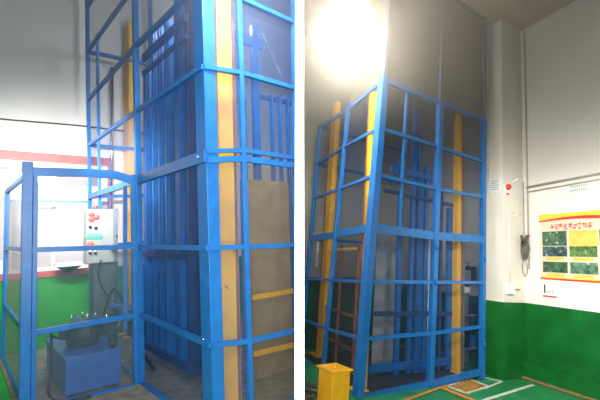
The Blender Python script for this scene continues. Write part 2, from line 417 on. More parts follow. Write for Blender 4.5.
for y0, y1 in ((298, 290), (355, 344)):
    a, b = on_wall(250, y0, oi, 38.95), on_wall(297, y1, oi, 38.95); build('toe_bar', MB().bar(a, b, .03, .05), YEL, pf)
a = on_wall(252, 400, oi, 38.95); a.z = 0
build('stanchion', MB().bar(a+Z*.02, a+Z*1.45, .035, .035, B), ORB, pf)
bsp = p0.at(0)+A*.75
m = MB(); a = on_wall(243, 300, bsp, 38.95); b = on_wall(291, 300, bsp, 38.95); a.z = b.z = 0
m.hexa((a+b)/2+Z*1.1, (b-a)/2, A*.012, Z*1.08)
build('backing_board', m, paint('brown_grey_board', (.30, .24, .165), .7, .25, 4), label='brown grey board standing behind the orange toe bars', cat='panel')

# ---- guard enclosure round the pump
enc = thing('guard_enclosure', 'low blue open frame enclosure around the hydraulic pump at the left', 'enclosure', p4.at(0))
vpost(enc, p4, .02, 2.34, .085, .07, B, -B*.02)
vpost(enc, p4, .02, 2.25, .04, .04, B, B*.045)
vpost(enc, p5, .02, 2.28, .05, .05, A)
p5b = Post((p5.P[0]-A.x*.16, p5.P[1]-A.y*.16), p5.l, {}, HL); vpost(enc, p5b, .02, 2.26, .03, .03, A)
p1f = Post((p1.P[0]-B.x*.055, p1.P[1]-B.y*.055), p1.l, p1.dz, HL)
vpost(enc, p1f, .02, 2.28, .05, .05, B)
for k in (0, 1, 2, 3):
    h = .085 if k == 3 else .05
    if k == 3:
        a, b = p4.k(3)+Z*.0, p1f.k(3)+Z*.02; mid = (a+b)/2+Z*.022
        q = lerp(a, b, .80)+Z*.022
        build('rail', MB().bar(a, mid, .04, h), BLUE, enc); build('rail', MB().bar(mid, q, .04, h), BLUE, enc); build('rail', MB().bar(q, b-Z*.03, .04, h), BLUE, enc)
    else: rail(enc, p4, p1f, k, h, .04)
    rail(enc, p4, p5, k, .05 if k else .06, .04)
a, b = p5.at(2.13), p2.at(2.13)-wn*.0
build('rail', MB().bar(a, b, .03, .035), BLUE, enc)
up(125, 186, 330, .04, BLUE, 'post', enc, p1.at(0)+A*.12, 38.95, .04)
for z0, z1 in ((.05, 1.45), (1.5, 2.2)):
    panel(enc, p4, p5, z0, z1, WM_E)
build('mesh_panel', MB().quad([p4.at(.05)+B*.05+A*.02, p1f.at(.05)+A*.02, p1f.at(1.45)+A*.02, p4.at(1.45)+B*.05+A*.02]), wire_mesh('thin_wire_mesh', (.20, .30, .38), .016, .10), enc, label='fine wire mesh infill')

# ---- hydraulic power unit
N = Vector((-2.39, 3.94, 0))
pu = thing('hydraulic_power_unit', 'blue oil tank with dark pump motor on top standing in the enclosure', 'pump unit', N+A*.4+B*.3)
TL, TW, TH = 1.02, .52, .355
c = N+A*TL/2+B*TW/2
m = MB(); m.hexa(c+Z*(TH/2+.03), A*TL/2, B*TW/2, Z*TH/2); build('oil_tank', m, TANK, pu, bevel=.015)
m = MB(); m.hexa(c+Z*(TH+.04), A*(TL/2+.015), B*(TW/2+.015), Z*.012); build('tank_lid', m, TANK, pu, bevel=.004)
for sa in (-1, 1):
    for sb in (-1, 1):
        build('foot', MB().hexa(c+A*sa*(TL/2-.06)+B*sb*(TW/2-.06)+Z*.02, A*.03, B*.03, Z*.015), DARK, pu)
mc = N+A*.44+B*.26+Z*(TH+.055)
m = MB(); m.lathe(mc, [(.15, 0), (.17, .03), (.17, .06), (.19, .08), (.19, .17), (.16, .21), (.155, .24), (.09, .27), (.03, .275)], 30)
for i in range(18):
    t = i*math.pi/9; d = Vector((math.cos(t), math.sin(t), 0)); m.bar(mc+d*.19+Z*.08, mc+d*.19+Z*.17, .006, .03, Vector((-d.y, d.x, 0)))
pm = build('pump_motor', m, DGRN, pu)
m = MB(); m.hexa(mc+A*.30+B*.0+Z*.07, A*.09, B*.09, Z*.08); build('valve_block', m, BLUED, pu, bevel=.006)
for i, (da, db) in enumerate(((.2, -.02), (.28, .1), (-.12, .22), (.05, .25), (.12, .14))):
    q = mc+A*da+B*db+Z*.2
    m = MB(); m.cyl(q, q+Z*.07, .022); m.cyl(q+Z*.03, q+Z*.05, .034, n=6); build('fitting', m, CHR if i % 2 else BLUED, pm)
for i, (da, db) in enumerate(((.1, -.1), (-.06, .02), (.0, .12), (.16, .02))):
    q = mc+A*da+B*db+Z*.26; build('bolt', MB().cyl(q, q+Z*.06, .009, n=8), CHR, pm)
q = mc-B*.2+Z*.16; m = MB(); m.hexa(q+B*.02, A*.07, B*.05, Z*.05); build('terminal_box', m, DGRN, pm, bevel=.008)
m = MB(); q = N+A*.05+B*.45+Z*(TH+.05); m.cyl(q, q+Z*.09, .035); m.cyl(q+Z*.09, q+Z*.11, .045); build('filler_cap', m, DARK, pu)
# hoses
m = MB(); m.tube([mc+A*.2+B*.25+Z*.25, mc+A*.15+B*.36+Z*.55, mc+A*.0+B*.45+Z*.3, N+B*.75-A*.0+Z*.3, N+B*.9+A*.1+Z*.06, N+B*1.0+A*.5+Z*.05], .016)
build('hydraulic_hose', m, DARK, label='black hydraulic hose looping from the pump down to the floor by the cage', cat='hose')
m = MB(); m.tube([mc-B*.2-A*.05+Z*.1, mc-B*.32-A*.08+Z*.16, N-B*.06+A*.36+Z*.62, N-B*.07+A*.32+Z*.2, N-B*.10+A*.2+Z*.02, N-B*.02-A*.08+Z*.02, N+B*.2-A*.14+Z*.02], .014)
build('power_cable', m, DARK, label='black cable hanging down the front of the blue oil tank', cat='cable')
m = MB(); m.tube([N+A*.5+B*.62+Z*.5, N+A*.55+B*.8+Z*.75, N+A*.75+B*.9+Z*.6, N+A*.9+B*1.0+Z*.2, N+A*.9+B*1.05+Z*.02], .015)
build('hydraulic_hose', m, GREY, label='grey hose arching from the tank towards the wide yellow column', cat='hose')
# valve manifold between the tank and the cage
vb = N+B*.78+A*.30
vm = thing('valve_manifold', 'small valve manifold with chrome taps between the blue tank and the cage', 'valve', vb)
build('stand', MB().bar(vb+Z*.01, vb+Z*.42, .06, .06, A), GREY, vm)
build('block', MB().hexa(vb+Z*.5, A*.12, B*.07, Z*.08), DGRN, vm, bevel=.008)
for k in range(3):
    q = vb+A*(.08*(k-1))+Z*.58; m = MB(); m.cyl(q, q+Z*.06, .015); m.bar(q+Z*.06-B*.05, q+Z*.06+B*.05, .014, .014); build('tap', m, CHR, vm)
gg = build('gauge_stem', MB().cyl(vb-B*.08+Z*.56, vb-B*.08+Z*.66, .012), CHR, vm)
build('gauge', MB().cyl(vb-B*.07+Z*.66, vb-B*.11+Z*.66, .05), WPL, gg, label='round white pressure gauge')

# ---- control box on its dark pedestal
cp = Vector((-2.62, 5.02, 0)); ca = 38
def cb(x, y): return on_wall(x, y, cp, ca)
cn = Vector((-wn.x, -wn.y, 0)); tl, br = cb(86.5, 209), cb(118, 262)
cw = (Vector((br.x, br.y, 0))-Vector((tl.x, tl.y, 0))).length
cz0, cz1 = br.z, tl.z; cc = (Vector((tl.x, tl.y, 0))+Vector((br.x, br.y, 0)))/2
bx = thing('control_box', 'light grey control box with red and green indicator lamps above the pump', 'control box', cc+wn*.10)
build('housing', MB().hexa(cc+wn*.11+Z*(cz0+cz1)/2, wd*cw/2, wn*.11, Z*(cz1-cz0)/2), PLAST, bx, bevel=.008)
door = build('box_door', MB().hexa(cc-wn*.008+Z*(cz0+cz1)/2, wd*(cw/2-.006), wn*.008, Z*((cz1-cz0)/2-.008)), PLAST, bx, bevel=.003)
def knobs(pts, r, mt, name, lab, dome=True):
    for x, y in pts:
        c = cb(x, y)-wn*.016
        build(name, MB().lathe(c, [(r*1.25, 0), (r*1.25, .008), (r, .009), (r*.9, .022), (r*.4, .03)], 14, -wn), mt, door, label=lab)
knobs([(91, 214), (96, 217), (91, 219)], .03, LED_R, 'indicator_lamp', 'glowing red lamp')
knobs([(90, 244)], .03, LED_R, 'indicator_lamp', 'glowing red lamp')
knobs([(88.5, 236), (92, 236), (95.5, 236), (99, 236)], .028, LED_G, 'indicator_lamp', 'glowing green lamp')
knobs([(90, 227), (95.5, 228), (90, 253), (95, 253)], .016, DARK, 'push_button', 'black push button')
for x, y in ((90, 225), (95.5, 226), (90, 251), (95, 251)):
    c = cb(x, y)-wn*.018; build('button_tag', MB().hexa(c, wd*.012, wn*.002, Z*.006), WPL, door)
c = cb(97, 206)+wn*.1; c.z = cz1; build('cable_gland', MB().cyl(c, c+Z*.045, .03), paint('brown_plastic', (.2, .05, .04), .5, .1, 5), bx)
build('door_lock', MB().cyl(cb(116, 236)-wn*.016, cb(116, 236)-wn*.03, .012), CHR, door)
pc = cc+wn*.12+wd*.04
pd = thing('pump_pedestal', 'dark green upright cabinet stand directly under the control box', 'stand', pc)
build('body', MB().hexa(pc+Z*.66, wd*.15, wn*.11, Z*.62), DGRN, pd, bevel=.008)
build('front_cover', MB().hexa(pc-wn*.113+Z*.78, wd*.13, wn*.004, Z*.45), paint('dark_ribbed_cover', (.03, .06, .06), .5, .4, 30), pd)
build('base_plate', MB().hexa(pc+Z*.025, wd*.18, wn*.14, Z*.02), GREY, pd)
m = MB(); g = cc-wd*.02-wn*.03; m.tube([g+Z*1.3, g+Z*1.15-wd*.04, g+Z*.98, g+Z*.86+wd*.06], .01); build('control_cable', m, DARK, pd)
# clothes-iron sized tray on the sill behind the box
t0 = on_wall(69, 266, WP-wn*.22, WA)
tr = thing('meter_tray', 'dark tray holding a pale green topped device by the window sill', 'tray', t0)
build('tray_shell', MB().lathe(t0-Z*.0, [(.06, -.09), (.10, -.05), (.155, -.01), (.16, 0), (.02, .002)], 20), DARK, tr)
build('device', MB().hexa(t0+Z*.03-wn*.05, wd*.19, wn*.09, Z*.028), WPL, tr, bevel=.006)
build('bracket', MB().bar(t0+wn*.22-Z*.06, t0-Z*.06, .03, .03), GREY, tr)

# hanging bay lamp above the frame
def bay_lamp(loc, r, label, ceil, power_mat=LENS, group=None):
    t = thing('bay_lamp', label, 'lamp', loc, group)
    L = Vector(loc)
    prof = [(r*.15, -r*.98), (r*.45, -r*.87), (r*.72, -r*.66), (r*.92, -r*.33), (r, 0), (r*.93, r*.32), (r*.74, r*.62), (r*.5, r*.8)]
    build('globe', MB().lathe(L, prof, 36), power_mat, t)
    build('cap', MB().lathe(L+Z*r*.78, [(r*.56, 0), (r*.56, r*.12), (r*.35, r*.3), (r*.28, r*.75), (r*.06, r*.8)], 30), GREY, t)
    build('rod', MB().cyl(L+Z*r*1.5, Vector((L.x, L.y, ceil)), .012), GREY, t)
    return t

# ================================================================ RIGHT HALL
cur = 'R'
AR, BR = U(109.7), U(31.3)
HR = [-.011, .732, 1.498, 2.25, 3.024, 3.734, 4.498]
r0 = Post((.966, 5.456), (.0337, -.0064), {0: -.03}, HR)
r3 = Post((.569, 6.525), (.037, -.0037), {6: -.064, 5: .011, 4: -.031, 3: -.054, 2: -.053, 1: -.072, 0: -.05}, HR)
r4 = Post((.233, 7.601), (.016, -.0006), {6: -.021, 5: -.043, 4: -.06, 3: -.082, 2: -.103, 1: -.106, 0: -.03}, HR)
r1 = Post((2.164, 6.156), (.0162, -.0058), {6: .019, 5: .011, 4: .012, 3: .019, 2: .045, 1: .038, 0: .04}, HR)
r2 = Post((3.261, 6.806), (.0073, -.0035), {6: .052, 5: .012, 4: .068, 3: .085, 2: .089, 1: .114, 0: .128}, HR)
m = MB(); m.box((3.2, 5.5, -.06), (7.5, 14, .1)); struct('floor', m, FLG)
m = MB(); m.box((3.2, 5.5, 6.72), (7.5, 14, .1)); struct('ceiling', m, CEIL)
RW = Vector((4.23, 7.16, 0)); ra = 113; rd = U(ra); rn = Vector((math.sin(math.radians(ra)), -math.cos(math.radians(ra)), 0))  # rn into the wall (+x)
def rl(s, z, off=0): return RW-rd*s+Z*z+rn*off      # s grows towards the camera
def rbox(mb, s0, s1, z0, z1, o0, o1): return mb.hexa(rl((s0+s1)/2, (z0+z1)/2, (o0+o1)/2), rd*(s1-s0)/2, rn*(o1-o0)/2, Z*(z1-z0)/2)
GZ = 1.275
m = MB(); rbox(m, -3, 7, GZ, 6.7, 0, .2); m.mi = 1; rbox(m, -3, 7, -.05, GZ, 0, .2)
struct('wall_right', m, [WHITER, GREENR])
m = MB(); rbox(m, -.05, 7, 0, .235, -.08, .02); struct('baseboard_right', m, GREENR, bevel=.006)
m = MB(); rbox(m, -.1, 7, 0, .018, -.17, -.08); struct('trim_6', m, WOOD)
# column: near edge E, left flank along the wall direction, right flank to the wall
E = Vector((3.67, 6.84, 0)); cB = (RW-E).normalized(); cA = U(122)
def colpoly(z0, z1, mi, m):
    pts = [E, RW+cB*.15, RW+cB*.15+cA*.42, E+cA*.42]
    lo = [m.bm.verts.new(p+Z*z0) for p in pts]; hi = [m.bm.verts.new(p+Z*z1) for p in pts]
    m.bm.faces.new(lo); m.bm.faces.new(hi)
    for i in range(4): m.bm.faces.new((lo[i], lo[(i+1) % 4], hi[(i+1) % 4], hi[i]))
    for f in m.bm.faces:
        if f.index == -1 and not f.tag: f.material_index = mi; f.tag = True
m = MB(); colpoly(-.05, GZ, 1, m); colpoly(GZ, 6.68, 0, m)
struct('wall_column', m, [COLM, GREENR])
# rear wall behind the cage
RB = r4.at(0)+AR*.55
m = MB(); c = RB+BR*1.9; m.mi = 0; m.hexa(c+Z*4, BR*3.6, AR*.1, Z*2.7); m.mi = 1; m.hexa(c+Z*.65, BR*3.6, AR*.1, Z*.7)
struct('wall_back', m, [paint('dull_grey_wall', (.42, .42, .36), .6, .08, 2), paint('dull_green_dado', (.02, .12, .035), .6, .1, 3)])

HAZEC = paint('grey_brown_haze_tone', (.17, .15, .12), .6, .15, 3)  # dark haze over the top cage section, put into sheet colour
# ---- cage of the right hall
rc = thing('lift_cage', 'tall blue mesh lift cage beside the cream wall column, right half of the photo', 'cage', r0.at(0))
RT = 6.66
m = MB(); c = (r0.at(0)+r2.at(0))/2+AR*1.1; m.hexa(c+Z*.002, BR*1.28, AR*1.08, Z*.008); struct('trim_20', m, paint('dark_pit_floor', (.05, .05, .045), .5, .4, 6))  # dark slab laid under the right cage
GBL = paint('hazed_blue_steel', (.10, .12, .17), .6, .15, 6)  # post blue dimmed in its colour to imitate haze
for P, w, d in ((r0, .12, .115), (r1, .10, .08), (r2, .085, .08)):
    vpost(rc, P, .0, 4.55, w, d, BR); vpost(rc, P, 4.55, RT, w*.6, d*.6, BR, mat=GBL, name='upper_post')
vpost(rc, r3, .0, 4.55, .06, .06, AR); vpost(rc, r4, .0, 4.5, .07, .06, AR)
r5 = Post((r4.P[0]-.05, r4.P[1]+.55), r4.l, {}, HR)
for k in range(7):
    th = .13 if k == 3 else (.10 if k == 0 else (.07 if k == 6 else .05))
    for P, Q in ((r0, r1), (r1, r2), (r0, r3), (r3, r4)): rail(rc, P, Q, k, th*(1 if P in (r0, r1) and Q in (r1, r2) else .85), .05)
for zz in (6.6,):
    for P, Q in ((r0, r1), (r1, r2), (r0, r3)): build('upper_rail', MB().bar(P.at(zz), Q.at(zz), .05, .055), GBL, rc)
rm = Post(tuple(lerp(r0.at(0), r1.at(0), .42).xy), (.02, -.006), {}, HR)
vpost(rc, rm, 2.3, 4.45, .045, .04, BR)
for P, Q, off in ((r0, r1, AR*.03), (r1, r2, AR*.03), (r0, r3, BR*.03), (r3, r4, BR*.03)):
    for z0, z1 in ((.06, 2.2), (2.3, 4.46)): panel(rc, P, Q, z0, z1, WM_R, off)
    if (P, Q) != (r3, r4):
        w0, w1 = P.at(4.56)+off, Q.at(4.56)+off; u0, u1 = P.at(6.56)+off, Q.at(6.56)+off
        build('haze_sheet', MB().sheet([w0, w1, u1, u0], .006, off), HAZEC, rc, label='grey brown sheet imitating dark haze on the top section')
r6 = Post((r4.P[0]+BR.x*2.6, r4.P[1]+BR.y*2.6), (0, 0), {}, HR)
for k in (0, 2, 3, 5, 6): rail(rc, r4, r6, k, .06, .05)
for c in (r1.at(1.55), r1.at(2.1), r2.at(.55), r2.at(2.0)):
    build('hinge', MB().cyl(c-AR*.06-Z*.05, c-AR*.06+Z*.05, .018, n=10), BLUE, rc)

# ---- inside the right cage
li = r0.at(0)+BR*.38          # plane parallel to the left face
def ycolR(x, y, Pp, ang, w, z1, label, side, face):
    return ycol(x, y, Pp, ang, w, .10, z1, label, side, face)
ycolR(328, 200, r3.at(0)+BR*.35, 109.7, .26, 5.0, 'yellow guide column behind the left mesh face of the right cage', AR, -BR)
ycolR(367, 200, r0.at(0)+BR*.12, 109.7, .15, 4.4, 'thin yellow guide column tight against the near corner post of the right cage', AR, -BR)
ycolR(459.5, 250, r1.at(0)+AR*.35, 31.3, .14, 5.2, 'yellow guide column between the middle and end posts of the right cage', BR, -AR)
gf = thing('toe_frame', 'orange brown platform side frame low behind the left mesh face of the right cage', 'frame', on_wall(340, 380, li, 109.7).xy.to_3d())
for y0, y1 in ((250, 248), (307, 317), (335, 353)):
    a, b = on_wall(321, y0, li, 109.7), on_wall(359, y1, li, 109.7); zz = (a.z+b.z)/2; a.z = b.z = zz
    build('cross_bar', MB().bar(a, b, .03, .05), YEL if y0 < 300 else ORB, gf)
for x in (323, 340, 357):
    a = on_wall(x, 280, li, 109.7); a.z = 0; build('upright', MB().bar(a+Z*.02, a+Z*2.05, .045, .04, AR), ORB, gf)
build('mesh_infill', MB().quad([on_wall(323, 280, li, 109.7).xy.to_3d()+Z*.05+BR*.03, on_wall(357, 280, li, 109.7).xy.to_3d()+Z*.05+BR*.03,
     on_wall(357, 280, li, 109.7).xy.to_3d()+Z*2.0+BR*.03, on_wall(323, 280, li, 109.7).xy.to_3d()+Z*2.0+BR*.03]), WM_B, gf)
fi2 = r0.at(0)+AR*.45
cr = thing('lift_carriage', 'blue mast of upright channels inside the right cage', 'lift frame', on_wall(410, 360, fi2, 31.3).xy.to_3d())
for x, w, mt, z1 in ((399, .10, BLUED, 3.0), (411, .07, BLUED, 4.35), (417, .06, BLUE, 4.1), (420, .08, BLUED, 3.3), (425, .08, BLUED, 3.6), (449, .13, BLUED, 2.9), (440, .07, NAVY, 3.2)):
    b = on_wall(x, 260, fi2, 31.3); b.z = 0
    m = MB(); m.bar(b+Z*.05, b+Z*z1, w, .05, BR); m.bar(b+Z*.05+BR*w*.5+AR*.05, b+Z*z1+BR*w*.5+AR*.05, .012, .1, BR)
    build('upright', m, mt, cr, bevel=.003)
for z, x0, x1, h, mt in ((3.35, 386, 428, .10, BLUED), (2.95, 380, 450, .06, NAVY), (1.0, 375, 450, .07, NAVY), (.2, 372, 450, .12, BLUED)):
    a, b = on_wall(x0, 260, fi2, 31.3), on_wall(x1, 260, fi2, 31.3); a.z = b.z = z; build('cross_beam', MB().bar(a-AR*.05, b-AR*.05, .04, h), mt, cr)
a, b = on_wall(388, 185, fi2, 31.3), on_wall(412, 128, fi2, 31.3); build('brace', MB().bar(a-AR*.08, b-AR*.08, .04, .07), BLUED, cr)
a = on_wall(414, 118, fi2, 31.3); build('pulley_bracket', MB().hexa(a-AR*.08, BR*.09, AR*.03, Z*.13), BLUED, cr, bevel=.01)
b = on_wall(429, 260, fi2, 31.3); b.z = 0; build('lift_chain', MB().cyl(b+Z*.05, b+Z*2.2, .012, n=8), WPL, cr, label='pale thin lifting chain')
shp = r0.at(0)+AR*.75
a, b = on_wall(374, 300, shp, 31.3), on_wall(395, 300, shp, 31.3); a.z = b.z = 0
m = MB(); m.hexa((a+b)/2+Z*1.15, (b-a)/2, AR*.01, Z*1.1); build('shaft_sheet', m, SHEET, label='pale grey sheet standing behind the near bay of the right cage', cat='panel')
# shelf of machine parts behind the end bay
mp = r1.at(0)+AR*.50
s0, s1 = on_wall(463, 300, mp, 31.3), on_wall(480, 300, mp, 31.3); s0.z = s1.z = 0
mm = thing('machine_rack', 'cluttered dark metal rack seen through the end bay of the right cage', 'rack', (s0+s1)/2)
for p in (s0, s1):
    for o in (0, .32): build('leg', MB().bar(p+AR*o+Z*.01, p+AR*o+Z*1.95, .04, .04, BR), GREY, mm)
for z in (.35, .95, 1.55): build('shelf', MB().hexa((s0+s1)/2+AR*.16+Z*z, (s1-s0)/2, AR*.16, Z*.015), GREY, mm)
d = (s1-s0)
build('back_sheet', MB().hexa((s0+s1)/2+AR*.33+Z*1.0, d/2, AR*.006, Z*.95), SHEET, mm)
for i, (t, z, w, h, mt) in enumerate(((.3, .367, .2, .3, DARK), (.75, .367, .14, .2, BLUED), (.25, .967, .18, .22, GREY), (.7, .967, .2, .14, DARK), (.35, 1.567, .22, .22, PLAST), (.8, 1.567, .10, .3, DARK))):
    c = s0+d*t+AR*.15; m = MB(); m.hexa(c+Z*(z+h/2), BR*w/2, AR*.11, Z*h/2); m.hexa(c+Z*(z+h*.6)-AR*.115, BR*w*.3, AR*.008, Z*h*.2)
    build('parts_case', m, mt, label=('black case on bottom shelf of the rack', 'blue box on bottom shelf of the rack', 'grey box on middle shelf of the rack', 'low black box on middle shelf of the rack', 'pale grey case on top shelf of the rack', 'tall black box on top shelf of the rack')[i], cat='box', bevel=.006)
pl = on_wall(467.5, 290, mp-AR*.02, 31.3)
build('paper_note', MB().hexa(pl, BR*.09, AR*.003, Z*.055), PAPER, label='white paper note hung on the rack inside the right cage', cat='note')

# ---- yellow bollard with bolted top plate
bb = Vector((.53, 4.60, 0)); zt = .50
bx0, bx1 = AR, BR
bo = thing('bollard', 'yellow square steel bollard with a bolted cap plate by the near cage corner', 'bollard', bb)
cB0 = on_z(318, 367, zt); cF = on_z(333, 373.5, zt); cR = on_z(351, 368.5, zt)
e1 = (cB0-cF).normalized(); e2 = (cR-cF); e2 = (e2-e1*e2.dot(e1)).normalized()
L1, L2 = (cB0-cF).length, (cR-cF).dot(e2)
L1 = L2 = (L1+L2)/2*1.0
c = cF+e1*L1/2+e2*L2/2; c.z = 0
build('tube', MB().hexa(c+Z*zt/2, e1*(L1/2-.025), e2*(L2/2-.025), Z*zt/2), YELB, bo, bevel=.012)
build('cap_plate', MB().hexa(c+Z*(zt+.006), e1*L1/2, e2*L2/2, Z*.009), YELB, bo, bevel=.003)
build('cap_bolt', MB().lathe(c+Z*(zt+.015), [(.028, 0), (.028, .014), (.016, .015), (.016, .028)], 6), YELB, bo, label='bolt in the middle of the cap plate')
build('base_plate', MB().hexa(c+Z*.008, e1*L1*.7, e2*L2*.7, Z*.008), YELB, bo)
# ---- heap of rope / cable by the cage foot
hp = on_z(306, 390, .08); pts = []
for i in range(46):
    t = i*.9; r = .13+.09*math.sin(i*1.7); pts.append(hp+Vector((math.cos(t)*r*1.1, math.sin(t)*r*1.5, -.05+.13*(i/46)+.03*math.sin(i*2.3))))
build('cable_heap', MB().tube(pts, .013, 6), paint('dusty_cable', (.10, .095, .07), .7, .3, 20), label='tangled heap of dusty grey cable on the floor behind the bollard', cat='cable')

# ---- floor markings
def strip(name, P, Q, w, mt, z=.0):
    a, b = on_z(*P), on_z(*Q); return struct(name, MB().bar(a+Z*(z+.0), b+Z*(z+.0), w, .006), mt)
tn = [7]
def trim(P, Q, w, mt, z=0):
    strip('trim_%d' % tn[0], P, Q, w, mt, z-.007+.0005*tn[0]); tn[0] += 1
sq = [(447, 386), (470, 379), (489, 386), (466, 393)]
for i in range(4): trim(sq[i], sq[(i+1) % 4], .045, LMARK)
def mixp(a, b, t): return (a[0]+(b[0]-a[0])*t, a[1]+(b[1]-a[1])*t)
for i in range(6):
    t = (i+.6)/6.2; trim(mixp(sq[0], sq[1], t), mixp(sq[3], sq[2], t), .055, OMARK)
trim((474, 375.5), (502, 381.5), .04, LMARK); trim((502, 381.5), (486, 388), .04, LMARK)
trim((470, 405), (533, 385), .06, LMARK); trim((440, 387), (480, 403), .10, OMARK)
trim((350, 420), (447, 385.5), .05, OMARK)

# ---- things on the right wall and column
def rw(x, y): return on_wall(x, y, RW, ra)
pA, pC = rw(541, 215), rw(541, 279); pz1, pz0 = pA.z, pC.z; PW = 2.35
pt = thing('safety_poster', 'long wall poster with yellow header and rows of green work photographs', 'poster', pC)
def pbox(u0, u1, v0, v1, o, mt, name, par=pt, lab=None):
    """u metres from the poster's far edge towards the camera, v 0..1 from top"""
    H = pz1-pz0; z1 = pz1-v0*H; z0 = pz1-v1*H
    c = pC-rd*((u0+u1)/2); c.z = (z0+z1)/2
    return build(name, MB().hexa(c-rn*(.006+o), rd*(u1-u0)/2, rn*.002, Z*(z1-z0)/2), mt, par, label=lab)
PB = paint('poster_paper', (.74, .64, .50), .35, .03, 4); PY = paint('poster_yellow', (.85, .60, .06), .4, .15, 5)
PR = paint('poster_red', (.70, .05, .03), .4, .1, 5)
PG = [paint('photo_green_%d' % i, c, .35, .75, s, speck=(sp, s*1.6, .62)) for i, (c, s, sp) in enumerate((((.06, .13, .07), 9, (.55, .60, .60)), ((.10, .20, .13), 12, (.5, .55, .45)), ((.05, .10, .10), 10, (.65, .70, .72)), ((.10, .20, .06), 14, (.4, .5, .3))))]
PYG = paint('poster_ochre', (.72, .56, .12), .4, .12, 12)
pbox(0, PW, 0, 1, .0, PB, 'sheet')
# header: yellow wave over a red one
def wave(v0, amp, v1, o, mt, name):
    H = pz1-pz0; n = 24; m = MB(); top = []; bot = []
    for i in range(n+1):
        u = PW*i/n; c = pC-rd*u-rn*(.006+o)
        top.append(Vector((c.x, c.y, pz1-H*v0(u)))); bot.append(Vector((c.x, c.y, pz1-H*v1(u))))
    for i in range(n): m.sheet([top[i], top[i+1], bot[i+1], bot[i]], .002, -rn)
    return build(name, m, mt, pt)
wave(lambda u: .0, 0, lambda u: .11+.03*u+.03*math.sin(u*2.2+3), .003, PY, 'header_band')
wave(lambda u: .10+.01*u-.05*math.sin(u*2.2), 0, lambda u: .12+.03*u-.04*math.sin(u*2.2), .0055, PR, 'header_line')
# red brush-like heading, small blurred characters
m = MB(); random.seed(9)
for i in range(9):
    u = .24+i*.075; H = pz1-pz0
    for k in range(5):
        c = pC-rd*(u+random.uniform(-.02, .02))-rn*.014; c.z = pz1-H*(.205+random.uniform(-.035, .035))
        L = random.uniform(.015, .032); hz = random.random() < .55
        m.hexa(c, rd*(L if hz else .006), rn*.0015, Z*(.006 if hz else L))
build('heading_text', m, PR, pt, label='red hand brushed heading characters')
m = MB()
for j in range(2):
    for i in range(9):
        c = pC-rd*(1.2+i*.1)-rn*.014; c.z = pz1-(pz1-pz0)*(.18+j*.08); m.hexa(c, rd*.03, rn*.0015, Z*.012)
build('subheading_text', m, PR, pt, label='two lines of small red characters')
for j, (v0, v1) in enumerate(((.27, .50), (.50, .66), (.73, .90))):
    for i in range(5):
        u0 = .05+i*.46
        if j == 0 and i == 1:
            pbox(u0, u0+.44, .27, .50, .003, PYG, 'photo', lab='plain yellow text block'); continue
        ph = pbox(u0, u0+.42, v0, v1-.01, .003, PG[(i+j*2) % 4], 'photo')
        if j: pbox(u0+.06, u0+.36, v1, v1+.05, .004, PYG, 'caption', par=ph)
pbox(.0, PW, .955, .975, .003, PY, 'footer_band'); pbox(0, PW, .975, 1, .003, PR, 'footer_line')

# sticker below the poster
c1, c2 = rw(543, 283), rw(557, 298)
st = thing('wall_sticker', 'small white sticker with a black bar and red base line under the poster', 'sticker', c1)
mid = (c1+c2)/2; su = abs((c2-c1).dot(rd)); sz = abs(c1.z-c2.z)
build('sheet', MB().hexa(mid-rn*.004, rd*su/2, rn*.002, Z*sz/2), PAPER, st)
q = mid+rd*su*.36-rn*.008; build('black_bar', MB().hexa(q+Z*sz*.08, rd*su*.05, rn*.001, Z*sz*.32), DARK, st)
q = mid-rn*.008-Z*sz*.12; m = MB()
for i in range(4): m.hexa(q+rd*(su*(.18-.13*i)), rd*su*.035, rn*.001, Z*sz*.05)
build('characters', m, GREY, st); build('base_line', MB().hexa(mid-rn*.008-Z*sz*.45, rd*su/2, rn*.001, Z*sz*.05), REDP, st)
# framed notice high on the wall
c1, c2 = rw(569, 183), rw(589, 193); mid = (c1+c2)/2
nt = thing('wall_notice', 'faint white notice plate high on the right wall above the poster', 'sign', mid)
su = abs((c2-c1).dot(rd)); sz = .17
build('plate', MB().hexa(mid-rn*.005, rd*su/2, rn*.004, Z*sz/2), WPL, nt)
m = MB()
for j in range(2):
    for i in range(8): m.hexa(mid-rn*.0105+rd*(su*(.4-.115*i))+Z*(.035-.07*j), rd*su*.035, rn*.001, Z*.016)
build('characters', m, paint('faded_green_ink', (.35, .48, .38), .5, .1, 4), nt)
# conduits
def conduit(pts, r, label, mt=COLM):
    m = MB()
    P = [Vector(p) for p in pts]
    for a, b in zip(P[:-1], P[1:]): m.cyl(a, b, r, n=10)
    for q in P: m.lathe(q-Z*r, [(r*.5, 0), (r*1.05, r*.5), (r*1.05, r*1.5), (r*.5, r*2)], 10)
    return build('conduit', m, mt, label=label, cat='conduit')
a, b = rw(523, 188.5), rw(600, 166.5); a = RW-rd*.10+Z*a.z-rn*.03; b2 = RW-rd*3.4+Z*(a.z+.10)-rn*.03
PIPE = paint('grey_beige_pipe', (.42, .39, .32), .5, .1, 6)
conduit([a, b2], .022, 'long beige conduit pipe running along the right wall above the poster', PIPE)
conduit([a-Z*.09, b2-Z*.09], .012, 'thin cable duct just under the long beige conduit', PIPE)
conduit([rl(.10, 6.6, -.02), rl(.10, 1.9, -.02)], .012, 'vertical conduit pipe in the corner between column and right wall', PIPE)
def ce(x, y): return on_wall(x, y, E, math.degrees(math.atan2(cB.y, cB.x)))     # right flank of the column
def cl(x, y): return on_wall(x, y, E, 122)
fn = Vector((cB.y, -cB.x, 0)); ln = Vector((-cA.y, cA.x, 0))
if fn.y > 0: fn = -fn
if ln.x > 0: ln = -ln
x1 = ce(508, 205); x2 = ce(510, 289); 
